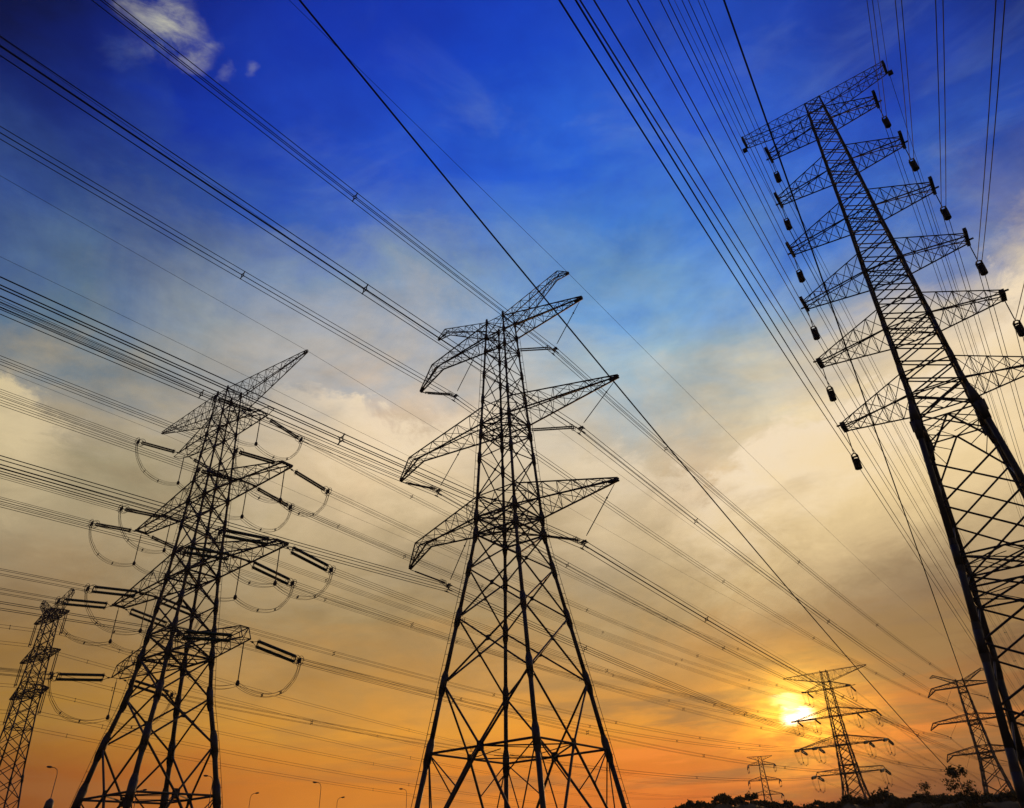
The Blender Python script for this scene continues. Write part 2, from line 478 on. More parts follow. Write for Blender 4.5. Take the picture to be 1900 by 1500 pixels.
# ------------------------------------------------------------------ ground and hills
def build_ground():
    m = MB()
    n = 96
    rings = [0, 20, 60, 140, 300, 700, 1500, 3000, 6000]
    m.v.append((0, 0, 0))
    for r in rings[1:]:
        for i in range(n):
            a = 2 * math.pi * i / n
            m.v.append((r * math.sin(a), r * math.cos(a), 0))
    for i in range(n):
        m.f.append((0, 1 + (i + 1) % n, 1 + i))
    for k in range(len(rings) - 2):
        b = 1 + k * n
        for i in range(n):
            j = (i + 1) % n
            m.f.append((b + i, b + j, b + n + j, b + n + i))
    o = m.build('ground', GRASS, None, True)
    o['kind'] = 'structure'


RIDGE = [(-60, .012), (-30, .02), (0, .032), (6, .044), (9, .05), (11.3, .0555), (13.1, .0585), (14.4, .0582), (15.5, .0545), (16.3, .0500), (18, .0465),
         (19.4, .047), (20.8, .0492), (22.7, .0495), (24.5, .046), (28.9, .042), (32, .045), (38, .05), (46, .04), (60, .02)]


def interp(tab, x):
    if x <= tab[0][0]: return tab[0][1]
    for (a, u), (b, v) in zip(tab, tab[1:]):
        if x <= b: return u + (v - u) * (x - a) / (b - a)
    return tab[-1][1]


RD = 235.0


def ridge_z(az):
    return CAM_H + interp(RIDGE, az) * RD + 0.35 * math.sin(az * 3.1) + 0.25 * math.sin(az * 7.7 + 1)


def build_hills():
    m = MB()
    cols = [(-60 + 0.5 * i) for i in range(241)]
    rows = [(120, 0.0), (150, .10), (180, .34), (205, .68), (225, .93), (RD, 1.0), (250, .92), (290, .6), (370, .42), (520, .6), (720, 1.05), (900, .9), (1100, .0)]
    for d, k in rows:
        for a in cols:
            z = ridge_z(a) * k + (0.5 * math.sin(a * 1.7 + d * .05) * (0.2 < k < 1))
            if d in (120, 1100): z = -0.5
            m.v.append((d * math.sin(R(a)), d * math.cos(R(a)), z))
    n = len(cols)
    for j in range(len(rows) - 1):
        for i in range(n - 1):
            m.f.append((j * n + i, j * n + i + 1, (j + 1) * n + i + 1, (j + 1) * n + i))
    o = m.build('hills', HILL, None, True)
    o['kind'] = 'structure'


def leaf_quad(m, c, s, rn):
    a = Vector((rn.gauss(0, 1), rn.gauss(0, 1), rn.gauss(0, 1))).normalized()
    u = a.orthogonal().normalized()
    w = a.cross(u)
    u = u * s
    w = w * s * 0.55
    b = len(m.v)
    for p in (-u, w, u, -w):
        m.v.append((c + p)[:])
    m.f.append((b, b + 1, b + 2, b + 3))


def build_bushes():
    rn = random.Random(3)
    m = MB()
    for a10 in range(160, 680):
        a = a10 / 20 + rn.uniform(-.1, .1)
        d = RD + rn.uniform(-26, 4)
        z = ridge_z(a) * 0.97
        size = rn.choice((.35, .45, .5, .7)) * rn.uniform(.7, 1.3)
        if 19 < a < 33 and rn.random() < .2: size *= 1.4
        c = Vector((d * math.sin(R(a)), d * math.cos(R(a)), z + size * .25))
        for k in range(int(70 * size) + 30):
            v = Vector((rn.gauss(0, .55), rn.gauss(0, .55), abs(rn.gauss(0, .5)))) * size * 1.1
            leaf_quad(m, c + v, rn.uniform(.2, .5), rn)
    o = m.build('bushes', LEAF)
    o['kind'] = 'stuff'
    tag(o, 'dark low bushes growing along the crest of the hillside', 'bushes')


def tree(az, dist, base_z, height, label, style, seed, group='trees on the hillside'):
    rn = random.Random(seed)
    x, y = dist * math.sin(R(az)), dist * math.cos(R(az))
    t = thing('tree', (x, y, base_z), rn.uniform(0, 6), label, 'tree', group)
    tm, cm = MB(), MB()
    H = height
    lean = Vector((rn.uniform(-.04, .04), rn.uniform(-.04, .04), 1))
    pts = [Vector((lean.x * H * k / 6 + rn.uniform(-.06, .06) * H * .1, lean.y * H * k / 6 + rn.uniform(-.06, .06) * H * .1, H * .94 * k / 6)) for k in range(7)]
    r0 = H * .016
    for k in range(6):
        tm.tube(pts[k], pts[k + 1], r0 * (1 - k / 6.5), r0 * (1 - (k + 1) / 6.5), 7)
    nb = {'airy': 30, 'dense': 34, 'bare': 22}[style]
    for b in range(nb):
        f = rn.uniform(.22, .98)
        i = min(5, int(f * 6))
        p = pts[i].lerp(pts[i + 1], f * 6 - i)
        a = rn.uniform(0, 2 * math.pi)
        ln = H * (.30 * (1 - f) + .07) * rn.uniform(.6, 1.25)
        if style == 'dense': ln = H * (.32 * math.sin(math.pi * min(1, f * .95)) + .04) * rn.uniform(.7, 1.1)
        rise = rn.uniform(.25, .9)
        d = Vector((math.cos(a), math.sin(a), rise)).normalized()
        q1 = p + d * ln * .55
        q2 = q1 + (d + Vector((rn.uniform(-.3, .3), rn.uniform(-.3, .3), rn.uniform(-.1, .3)))).normalized() * ln * .45
        rb = r0 * .35 * (1.1 - f)
        tm.tube(p, q1, rb, rb * .6, 5)
        tm.tube(q1, q2, rb * .6, rb * .2, 4)
        ends = [(q1, .45), (q1.lerp(q2, .5), .8), (q2, 1.0)]
        for k in range(4):
            s = q1.lerp(q2, rn.random())
            e = s + Vector((rn.gauss(0, 1), rn.gauss(0, 1), rn.gauss(.2, .7))).normalized() * ln * .3
            tm.tube(s, e, rb * .3, rb * .12, 3, False)
            ends.append((e, 1.0))
        for e, wgt in ends:
            nl = int({'airy': 13, 'dense': 55, 'bare': 6}[style] * wgt)
            for k in range(nl):
                sp = H * {'airy': .024, 'dense': .05, 'bare': .03}[style]
                leaf_quad(cm, e + Vector((rn.gauss(0, sp), rn.gauss(0, sp), rn.gauss(0, sp * .8))), rn.uniform(.09, .2) * (H / 10) ** .5, rn)
    tm.build('trunk', BARK, t, True)
    cm.build('crown', LEAF, t)
    return t


build_ground()
build_hills()
build_bushes()


# ------------------------------------------------------------------ lattice towers
H0 = CAM_H                                     # tower heights below are measured from eye level


def V3(x, y, z):
    return Vector((x, y, z + H0))


def tab_w(levels, z):
    return interp(levels, z)


SG = ((-1, -1), (1, -1), (1, 1), (-1, 1))


def cr(levels, z, i, k=1.0):
    w = tab_w(levels, z) * k
    return V3(SG[i][0] * w, SG[i][1] * w, z)


def gusset(m, c, nrm, size):
    """thin joint plate lying in the tower face"""
    nrm = Vector(nrm).normalized()
    u = nrm.cross(Vector((0, 0, 1))).normalized()
    m.box(c, u * size, nrm * 0.02, Vector((0, 0, 1)) * size * 1.15)


def face_n(i):
    return ((0, -1, 0), (1, 0, 0), (0, 1, 0), (-1, 0, 0))[i]


def tower_body(root, levels, legr, panels, rings, br, joints, plates=True, ladder=(), collar=1.55):
    """levels: half width by height; legr: leg radius by height; panels: (z0, z1, style); rings: (z, diaphragm?)"""
    zs = sorted({z for z, _ in levels} | set(joints))
    for i in range(4):
        m = MB()
        for a, b in zip(zs, zs[1:]):
            m.tube(cr(levels, a, i), cr(levels, b, i), interp(legr, a), interp(legr, b), 10)
        for z in joints:
            r = interp(legr, z)
            if z <= zs[0] + .5: continue
            d = (cr(levels, z + .5, i) - cr(levels, z - .5, i)).normalized()
            c = cr(levels, z, i)
            hl = max(.35, r * 3.2)
            m.tube(c - d * hl, c + d * hl, r * collar, r * collar, 10)
            m.tube(c + d * hl, c + d * (hl + r * 2.2), r * collar, r * 1.05, 10, False)
            m.tube(c - d * (hl + r * 2.2), c - d * hl, r * 1.05, r * collar, 10, False)
        m.build('leg', STEEL, root, True)
    m = MB()
    for z0, z1, st in panels:
        for i in range(4):
            j = (i + 1) % 4
            A0, B0, A1, B1 = cr(levels, z0, i), cr(levels, z0, j), cr(levels, z1, i), cr(levels, z1, j)
            M0, M1 = (A0 + B0) / 2, (A1 + B1) / 2
            r = interp(br, (z0 + z1) / 2)
            n = 6 if r > .05 else 4
            w = (B0 - A0).length
            if st == 'X':
                m.tube(A0, B1, r, r, n, False)
                m.tube(B0, A1, r, r, n, False)
                if plates:
                    t = (A0 - B0).length / ((A0 - B0).length + (A1 - B1).length)
                    gusset(m, A0.lerp(B1, t), face_n(i), max(.07, r * 2.3))
            elif st == '/':
                if i in (0, 2):
                    p, q = (A0, B1) if i == 0 else (B0, A1)
                else:
                    p, q = (A0, B1)
                m.tube(p, q, r, r, n, False)
            elif st == 'V':
                m.tube(A1, M0, r, r, n, False)
                m.tube(B1, M0, r, r, n, False)
                if plates: gusset(m, M0, face_n(i), r * 3.2)
            elif st == 'A':
                m.tube(A0, M1, r * 1.15, r * 1.15, n, False)
                m.tube(B0, M1, r * 1.15, r * 1.15, n, False)
                for k, (L0, L1) in enumerate(((A0, A1), (B0, B1))):
                    # secondary members between leg and main diagonal
                    m.tube(L1, L0.lerp(M1, .42), r * .55, None, 4, False)
                    m.tube(L1, L0.lerp(M1, .72), r * .55, None, 4, False)
                if plates: gusset(m, M1, face_n(i), r * 3.4)
            elif st == 'K':
                m.tube(A1, M0, r, r, n, False)
                m.tube(B1, M0, r, r, n, False)
                m.tube(A0, M0.lerp(A1, .5), r * .6, None, 4, False)
                m.tube(B0, M0.lerp(B1, .5), r * .6, None, 4, False)
    for z, kind in rings:
        C = [cr(levels, z, i) for i in range(4)]
        r = interp(br, z) * 0.95
        rr = r * (1.45 if kind >= 3 else 1.0)
        for i in range(4):
            m.tube(C[i], C[(i + 1) % 4], rr, rr, 6 if r > .05 else 4, False)
        if kind >= 1:
            mids = [(C[i] + C[(i + 1) % 4]) / 2 for i in range(4)]
            for i in range(4):
                m.tube(mids[i], mids[(i + 1) % 4], r * .75, None, 4, False)
                m.tube(mids[i], C[(i + 2) % 4].lerp(mids[i], .5), r * .45, None, 4, False)
        if kind >= 2:
            m.tube(C[0], C[2], r * .8, None, 4, False)
            m.tube(C[1], C[3], r * .8, None, 4, False)
        if kind >= 3:
            for i in range(4):
                gusset(m, C[i], face_n(i), r * 4.5)
                gusset(m, C[i], face_n((i + 3) % 4), r * 4.5)
    m.build('lattice', STEEL, root)
    for i in ladder:
        m = MB()
        top = zs[-1] - 1.0
        z = 2.0
        last = None
        d = Vector((SG[i][0], SG[i][1], 0)).normalized()
        while z < top:
            b = cr(levels, z, i)
            off = interp(legr, z) + .30
            p = b + d * off
            if last is not None: m.tube(last, p, .028, None, 4, False)
            m.tube(b + d * interp(legr, z) * .8, p, .03, None, 4, False)
            last = p
            z += 1.05
        m.build('climbing_rail', STEEL, root)


def arm(root, side, bot, top, nseg, rc=.07, rl=.032, name='crossarm', tip=None, extra=None):
    """lattice arm: bot / top are polylines (s, y, z) of the +y chords, mirrored in y"""
    m = MB()
    def sub(poly, sy):
        out = []
        for k, n in enumerate(nseg):
            a, b = Vector(poly[k]), Vector(poly[k + 1])
            for i in range(n + (k == len(nseg) - 1)):
                p = a.lerp(b, i / n)
                out.append(V3(side * p.x, sy * p.y, p.z))
        return out
    Bp, Bm, Tp, Tm = sub(bot, 1), sub(bot, -1), sub(top, 1), sub(top, -1)
    N = len(Bp)
    for ch, r in ((Bp, rc), (Bm, rc), (Tp, rc * .8), (Tm, rc * .8)):
        for a, b in zip(ch, ch[1:]):
            m.tube(a, b, r, None, 5, True)
    for i in range(N):
        if i and (Bp[i] - Bm[i]).length > .15: m.bar(Bp[i], Bm[i], rl)
        if i and (Tp[i] - Tm[i]).length > .15: m.bar(Tp[i], Tm[i], rl * .9)
        if i and (Tp[i] - Bp[i]).length > .3:
            m.bar(Bp[i], Tp[i], rl)
            m.bar(Bm[i], Tm[i], rl)
        if i < N - 1:
            e = i % 2
            m.bar((Bp, Bm)[e][i], (Bm, Bp)[e][i + 1], rl)
            m.bar((Tp, Tm)[e][i], (Tm, Tp)[e][i + 1], rl * .9)
            for Bx, Tx in ((Bp, Tp), (Bm, Tm)):
                if e: m.bar(Bx[i], Tx[i + 1], rl)
                else: m.bar(Tx[i], Bx[i + 1], rl)
    if tip == 'plate':
        c = (Bp[-1] + Bm[-1] + Tp[-1] + Tm[-1]) / 4
        m.box(c, Vector((.16, 0, 0)), Vector((0, .10 + (Bp[-1] - Bm[-1]).length / 2, 0)), Vector((0, 0, .14)))
    if tip == 'wedge':
        c = (Bp[-1] + Bm[-1]) / 2
        q = c - Vector((side * 1.2, 0, -.15))
        m.box((c + q) / 2, (c - q) / 2, Vector((0, .10, 0)), Vector((0, 0, .15)))
    if extra: extra(m)
    return m.build(name, STEEL, root)


AZ = R(34.4)


class Site:
    """position and heading of a tower; maps its own coordinates to the world"""
    def __init__(s, x, y, az=AZ, dz=0.0):
        s.x, s.y, s.az, s.dz = x, y, az, dz
        s.a = Vector((math.cos(az), -math.sin(az), 0))
        s.d = Vector((math.sin(az), math.cos(az), 0))

    def w(s, sx, y, z):
        return Vector((s.x, s.y, 0)) + s.a * sx + s.d * y + Vector((0, 0, z + H0 + s.dz))

    def base(s):
        return (s.x, s.y, s.dz)


S_C = Site(-0.95, 76.0)
S_L = Site(-45.46, 97.0)
S_R = Site(29.57, 43.0)
S_C2 = Site(185.6, 332.7)
S_SUN = Site(135.9, 350.5, AZ, 4.8)
S_T = Site(193.0, 684.0, R(10), 12.9)
S_FL = Site(-104.3, 158.8)
S_R2 = Site(265.0, 436.0, R(33))
S_Rn = Site(29.57 + 450 * math.sin(R(34.2)), 43 + 450 * math.cos(R(34.2)))


# central tower: suspension tower, three pairs of arms and two horns
CL = [(-1.7, 7.85), (9.78, 6.06), (15.98, 5.13), (22.45, 4.10), (27.73, 3.27), (31.69, 2.726), (33.73, 2.653), (45.99, 2.067), (49.52, 1.897), (61.77, 1.332)]


def build_tower_c(site, label):
    root = thing('transmission_tower', site.base(), -site.az, label, 'pylon')
    legr = [(-1.7, .26), (10, .235), (22, .205), (31.7, .18), (46, .145), (62, .11)]
    br = [(-1.7, .115), (9, .115), (20, .10), (30, .09), (36, .075), (48, .064), (62, .054)]
    panels = [(-1.7, 9.78, 'A'), (9.78, 15.98, 'V'), (15.98, 22.45, 'X'), (22.45, 27.73, 'X'), (27.73, 31.69, 'X'), (31.69, 33.73, 'X'), (33.73, 36.3, 'X'),
              (36.3, 41.3, 'X'), (41.3, 44.5, 'X'), (44.5, 46, 'X'), (46, 49.5, 'X'), (49.5, 53.3, 'X'), (53.3, 56.9, 'X'), (56.9, 59.3, 'X'), (59.3, 61.77, 'X')]
    rings = [(9.78, 1), (31.69, 3), (33.73, 3), (36.3, 1), (44.4, 3), (46, 3), (48.4, 1), (56.9, 3), (59.3, 3), (61.77, 2)]
    tower_body(root, CL, legr, panels, rings, br, [9.78, 15.98, 22.45, 27.73, 31.69, 33.73, 41.3, 44.5, 46, 49.5, 53.3, 56.9, 59.3, 61.7], True, (0, 2))
    w = lambda z: tab_w(CL, z)
    for zb, zt, sr, kneeL, tipL in ((33.73, 36.3, 14.0, (12.0, 13.85, 34.4), (15.0, 31.5)), (45.99, 48.4, 15.7, (13.6, 15.45, 46.75), (17.2, 44.0)),
                                    (59.3, 61.6, 12.45, (10.4, 11.75, 60.15), (14.1, 56.8))):
        arm(root, 1, [(w(zb), w(zb), zb), (sr, .12, zb + .12)], [(w(zt), w(zt), zt), (sr, .12, zb + .35)], [7], .11, .04, tip='wedge')
        arm(root, -1, [(w(zb), w(zb), zb), (kneeL[0], .5, zb), (tipL[0], .12, tipL[1])],
            [(w(zt), w(zt), zt), (kneeL[1], .4, kneeL[2]), (tipL[0], .12, tipL[1] + .15)], [6, 3], .11, .04)
    for sd_ in (1, -1):
        arm(root, sd_, [(w(60.3), w(60.3), 60.3), (9.0, .3, 64.5), (11.0, .08, 64.35)], [(w(61.77), w(61.77), 61.77), (9.5, .3, 65.45), (11.0, .08, 64.55)], [6, 2], .075, .034, name='earthwire_arm')
    return root


# left tower: strain tower for four circuits
LL = [(-1.7, 7.15), (9.53, 5.44), (15.17, 4.57), (20.61, 3.551), (25.5, 3.12), (36.51, 2.388), (48.14, 1.969), (55.91, 1.70), (59.5, 1.543), (67.07, 1.281)]
L_ARMS = [  # bottom height, top height, tip reach, inner reach, end half width
    (59.5, 62.6, 10.0, None), (48.14, 51.6, 17.5, 9.2), (36.51, 40.2, 18.8, 10.7), (25.5, 27.4, 14.4, None)]


def build_tower_l(site, label):
    root = thing('transmission_tower', site.base(), -site.az, label, 'pylon')
    legr = [(-1.7, .36), (10, .33), (20.6, .28), (36, .20), (48, .16), (67, .105)]
    br = [(-1.7, .14), (9, .14), (20, .12), (30, .105), (40, .095), (52, .072), (67, .056)]
    panels = [(-1.7, 9.53, 'A'), (9.53, 15.17, 'V'), (15.17, 20.61, 'X'), (20.61, 25.5, 'X'), (25.5, 28.6, 'X'), (28.6, 32.5, 'X'), (32.5, 36.51, 'X'), (36.51, 40.2, 'X'),
              (40.2, 44.4, 'X'), (44.4, 48.14, 'X'), (48.14, 51.6, 'X'), (51.6, 55.91, 'X'), (55.91, 59.5, 'X'), (59.5, 62.6, 'X'), (62.6, 67.07, 'X')]
    rings = [(9.53, 1), (25.5, 3), (28.6, 2), (36.51, 3), (40.2, 2), (48.14, 3), (51.6, 2), (59.5, 3), (62.6, 2), (67.07, 2)]
    tower_body(root, LL, legr, panels, rings, br, [9.53, 15.17, 20.61, 25.5, 28.6, 32.5, 36.51, 40.2, 44.4, 48.14, 51.6, 55.91, 59.5, 62.6, 67.0], True, (0, 2), 1.5)
    w = lambda z: tab_w(LL, z)
    for k, (zb, zt, s, si) in enumerate(L_ARMS):
        for sd_ in (1, -1):
            def ex(m, sd_=sd_, zb=zb, s=s, si=si, k=k):
                if si:
                    f = (si - w(zb)) / (s - w(zb))
                    y = lerp(w(zb), .85, f)
                    m.box(V3(sd_ * si, 0, zb), Vector((.10, 0, 0)), Vector((0, y + .1, 0)), Vector((0, 0, .10)))
                if k == 0:      # frame that carries the jumper outside the arm
                    m.bar(V3(sd_ * s, .85, zb), V3(sd_ * (s + 1.9), .5, zb + .15), .05)
                    m.bar(V3(sd_ * s, -.85, zb), V3(sd_ * (s + 1.9), -.5, zb + .15), .05)
                    m.bar(V3(sd_ * (s + 1.9), .5, zb + .15), V3(sd_ * (s + 1.9), -.5, zb + .15), .05)
                    m.bar(V3(sd_ * s, .85, zb), V3(sd_ * (s + 1.9), -.5, zb + .15), .04)
                if k == 3:      # upright end frame
                    for yy in (-.6, .6):
                        m.bar(V3(sd_ * s, yy, zb), V3(sd_ * (s - .7), yy, zb + 1.5), .06)
                    m.bar(V3(sd_ * (s - .7), -.6, zb + 1.5), V3(sd_ * (s - .7), .6, zb + 1.5), .06)
                    m.bar(V3(sd_ * s, -.6, zb), V3(sd_ * (s - .7), .6, zb + 1.5), .045)
            if k == 3:
                bt = [(w(zb), w(zb), zb), (s, .6, zb)]
                tp = [(w(zt), w(zt), zt), (s - .7, .6, zb + 1.5)]
            else:
                bt = [(w(zb), w(zb), zb), (s, .85, zb)]
                tp = [(w(zt), w(zt), zt), (s, .75, zb + .28)]
            arm(root, sd_, bt, tp, [6 if si else 4], .13 if si else .10, .046, extra=ex, tip='plate' if k in (1, 2) else None)
    for sd_ in (1, -1):
        arm(root, sd_, [(w(62.6), w(62.6), 62.6), (18.7, .1, 66.8)], [(w(67.07), w(67.07), 67.07), (18.7, .1, 67.1)], [10], .08, .036, name='earthwire_arm')
    return root


# right tower: slim suspension tower, six pairs of arms
RL = [(-1.7, 3.95), (4.4, 3.45), (9.1, 3.0), (14.7, 2.5), (24.4, 1.9), (26.43, 1.698), (32.31, 1.525), (37.97, 1.37), (43.87, 1.138), (49.6, .994), (55.44, .814), (59.16, .657)]
R_ARMS = [(55.6, 4.55, 5.05), (49.8, 4.9, 5.55), (43.9, 5.3, 5.95), (38.0, 5.7, 6.3), (32.3, 6.0, 6.6), (26.43, 6.2, 6.45)]   # height, right reach, left reach


def build_tower_r(site, label):
    root = thing('transmission_tower', site.base(), -site.az, label, 'pylon')
    legr = [(-1.7, .22), (14, .20), (24, .18), (26.5, .13), (40, .105), (59, .075)]
    br = [(-1.7, .07), (14, .065), (26, .056), (40, .05), (59, .042)]
    panels = [(-1.7, 2.6, 'X'), (2.6, 6.4, 'X'), (6.4, 9.8, 'X'), (9.8, 12.9, 'X'), (12.9, 14.9, 'X'), (14.9, 18.2, 'X'), (18.2, 21.2, 'X'), (21.2, 24.2, 'A'), (24.2, 26.43, 'X')]
    z = 26.43
    zs = [26.43]
    for a, b in zip((26.43, 32.31, 37.97, 43.87, 49.6, 55.44), (32.31, 37.97, 43.87, 49.6, 55.44, 59.16)):
        n = 4 if b < 59 else 3
        for i in range(n):
            panels.append((lerp(a, b, i / n), lerp(a, b, (i + 1) / n), 'X'))
    rings = [(14.9, 2), (12.9, 1), (24.2, 1), (59.16, 2)]
    for zb, _, _ in R_ARMS:
        rings += [(zb, 2), (zb + 1.9, 0)]
    jt = [2.6, 9.8, 14.9, 24.2, 26.43, 28.3, 32.31, 37.97, 43.87, 49.6, 55.44]
    tower_body(root, RL, legr, panels, rings, br, jt, False, (), 1.2)
    # the stout bend joints at the waist
    for i in range(4):
        m = MB()
        p0, p1 = cr(RL, 23.0, i), cr(RL, 25.6, i)
        m.tube(p0, p0.lerp(p1, .5), .22, .33, 10)
        m.tube(p0.lerp(p1, .5), p1, .33, .2, 10)
        gusset(m, p0.lerp(p1, .4), face_n(i), .36)
        gusset(m, p0.lerp(p1, .4), face_n((i + 3) % 4), .36)
        m.build('waist_joint', STEEL, root, True)
    w = lambda z: tab_w(RL, z)
    for k, (zb, sr_, sl_) in enumerate(R_ARMS):
        for sd_ in (1, -1):
            s = sr_ if sd_ > 0 else sl_
            a = arm(root, sd_, [(w(zb), w(zb), zb), (s, .45, zb)], [(w(zb + 1.9), w(zb + 1.9), zb + 1.9), (s, .45, zb + .3)], [5], .058, .03)
            m = MB()
            if k < 4:
                m.box(V3(sd_ * s, -.2, zb + .12), Vector((.12, 0, 0)), Vector((0, .98, 0)), Vector((0, 0, .15)))
                m.box(V3(sd_ * (s + .1), .2, zb + .1), Vector((.3, 0, 0)), Vector((0, .05, 0)), Vector((0, 0, .05)))
            else:
                m.box(V3(sd_ * s, 0, zb + .12), Vector((.16, 0, 0)), Vector((0, .52, 0)), Vector((0, 0, .20)))
                m.box(V3(sd_ * (s + .1), -.5, zb + .1), Vector((.3, 0, 0)), Vector((0, .05, 0)), Vector((0, 0, .05)))
            m.build('end_bracket', STEEL, a)
    for sd_ in (1, -1):
        se = 6.25 if sd_ > 0 else 6.75
        def ex(m, sd_=sd_, se=se):
            m.box(V3(sd_ * se, 0, 59.1), Vector((.10, 0, 0)), Vector((0, .6, 0)), Vector((0, 0, .28)))
            m.box(V3(sd_ * (se + .25), .55, 58.7), Vector((.2, 0, 0)), Vector((0, .16, 0)), Vector((0, 0, .16)))
        arm(root, sd_, [(w(57.6), w(57.6), 57.6), (se, .55, 58.8)], [(w(59.16), w(59.16), 59.16), (se, .55, 59.3)], [7], .045, .024, name='earthwire_arm', extra=ex)
    return root


# far left tower: suspension tower with hanging double strings
FLL = [(-1.7, 4.6), (22, 2.3), (33, 1.75), (36, 1.7), (43.6, 1.35), (52, 1.1), (54, 1.0)]


def build_tower_fl(site, label):
    root = thing('transmission_tower', site.base(), -site.az, label, 'pylon')
    legr = [(-1.7, .18), (30, .15), (54, .12)]
    br = [(-1.7, .085), (54, .075)]
    zz = [-1.7, 3.4, 8.2, 12.6, 16.6, 20.2, 23.5, 26.6, 29.4, 31.8, 34, 36, 38.4, 41, 43.6, 45.6, 47.8, 50, 52, 54]
    panels = [(a, b, 'X') for a, b in zip(zz, zz[1:])]
    tower_body(root, FLL, legr, panels, [(29.4, 1), (36, 2), (38.4, 1), (43.6, 2), (45.6, 1), (52, 2), (54, 2)], br, [20.2, 36, 43.6], False)
    w = lambda z: tab_w(FLL, z)
    for zb, s in ((52, 7.0), (43.6, 8.0), (36, 7.6)):
        for sd_ in (1, -1):
            arm(root, sd_, [(w(zb), w(zb), zb), (s, .25, zb + .1)], [(w(zb + 2), w(zb + 2), zb + 2), (s, .25, zb + .4)], [5], .10, .06, tip='plate')
    for sd_ in (1, -1):
        arm(root, sd_, [(w(52), w(52), 52.4), (7.2, .2, 56.3)], [(w(54), w(54), 54), (6.2, .25, 57.4)], [6], .07, .045, name='earthwire_arm', tip='plate')
    return root


# small distant tower
TL = [(-1.7, 6.5), (32, 2.6), (48, 1.9), (62, 1.3)]


def build_tower_t(site, label):
    root = thing('transmission_tower', site.base(), -site.az, label, 'pylon')
    legr = [(-1.7, .3), (62, .16)]
    br = [(-1.7, .16), (62, .10)]
    zz = [-1.7, 7, 14, 20, 25, 29.5, 33.5, 37.5, 41.5, 45.5, 49, 52.5, 56, 59, 62]
    tower_body(root, TL, legr, [(a, b, 'X') for a, b in zip(zz, zz[1:])], [(33.5, 2), (45.5, 2), (56, 2), (62, 2)], br, [33.5, 45.5, 56], False)
    w = lambda z: tab_w(TL, z)
    for zb, s in ((33.5, 12.0), (44.0, 12.5), (55.5, 10.8)):
        for sd_ in (1, -1):
            arm(root, sd_, [(w(zb), w(zb), zb), (s, .6, zb)], [(w(zb + 3), w(zb + 3), zb + 3), (s, .6, zb + .4)], [5], .16, .08, tip='plate')
    for sd_ in (1, -1):
        arm(root, sd_, [(w(59), w(59), 59), (10.2, .2, 61.8)], [(w(62), w(62), 62), (10.2, .2, 62.2)], [5], .12, .07, name='earthwire_arm')
    return root


T_C = build_tower_c(S_C, 'large central pylon with three pairs of arms and two drooping horns on top')
T_L = build_tower_l(S_L, 'left pylon with many horizontal insulator strings and long level arms')
T_R = build_tower_r(S_R, 'tall slim pylon at the right edge with six pairs of short arms')
T_FL = build_tower_fl(S_FL, 'smaller pylon at the left edge behind the left pylon, with hanging double strings')
T_T = build_tower_t(S_T, 'smallest distant pylon on the horizon left of the pylon beside the sun')


def place_copy(src, site, label):
    c = copy_tree(src)
    c.location = site.base()
    c.rotation_euler = (0, 0, -site.az)
    tag(c, label)
    return c


KR = 1.7
T_C2 = build_tower_c(S_C2, 'distant pylon partly hidden by the right pylon leg, above the leafy tree')
KR = 1.3
T_SUN = build_tower_l(S_SUN, 'distant pylon standing beside the setting sun with short dark insulator strings')
KR = 1.0
T_R2 = place_copy(T_R, S_R2, 'distant slim pylon glimpsed at the right edge behind the right pylon leg')
for t in (T_C, T_L, T_R, T_FL, T_T, T_C2, T_SUN, T_R2):
    t['group'] = 'lattice transmission pylons'


# ------------------------------------------------------------------ insulators
class Asm:
    """a thing made of parts, or of one mesh when it is too small in view to show them"""
    def __init__(s, name, site, p, label, cat, group, simple=False):
        s.simple = simple
        s.args = (name, site.w(*p), -site.az, label, cat, group)
        if simple:
            s.mb = MB()
        else:
            s.o = thing(*s.args)

    def part(s, name, m, mat, smooth=False):
        if s.simple:
            b = len(s.mb.v)
            s.mb.v += m.v
            s.mb.f += [tuple(i + b for i in f) for f in m.f]
        else:
            return m.build(name, mat, s.o, smooth)

    def done(s, mat):
        if s.simple:
            name, loc, rz, label, cat, group = s.args
            o = s.mb.build(name, mat)
            o.location = loc
            o.rotation_euler = (0, 0, rz)
            tag(o, label, cat, group)


def sheds(p0, p1, r, pitch=.16, core=.55, n=9):
    p0, p1 = Vector(p0), Vector(p1)
    L = (p1 - p0).length
    k = max(3, int(L / pitch))
    prof = [(0, r * core)]
    for i in range(k):
        a = (i + .15) / k
        prof += [(a, r * core), (a + .25 / k, r), (a + .5 / k, r * .96), (a + .62 / k, r * core)]
    prof.append((1, r * core))
    return MB().lathe(p0, p1, prof, n)


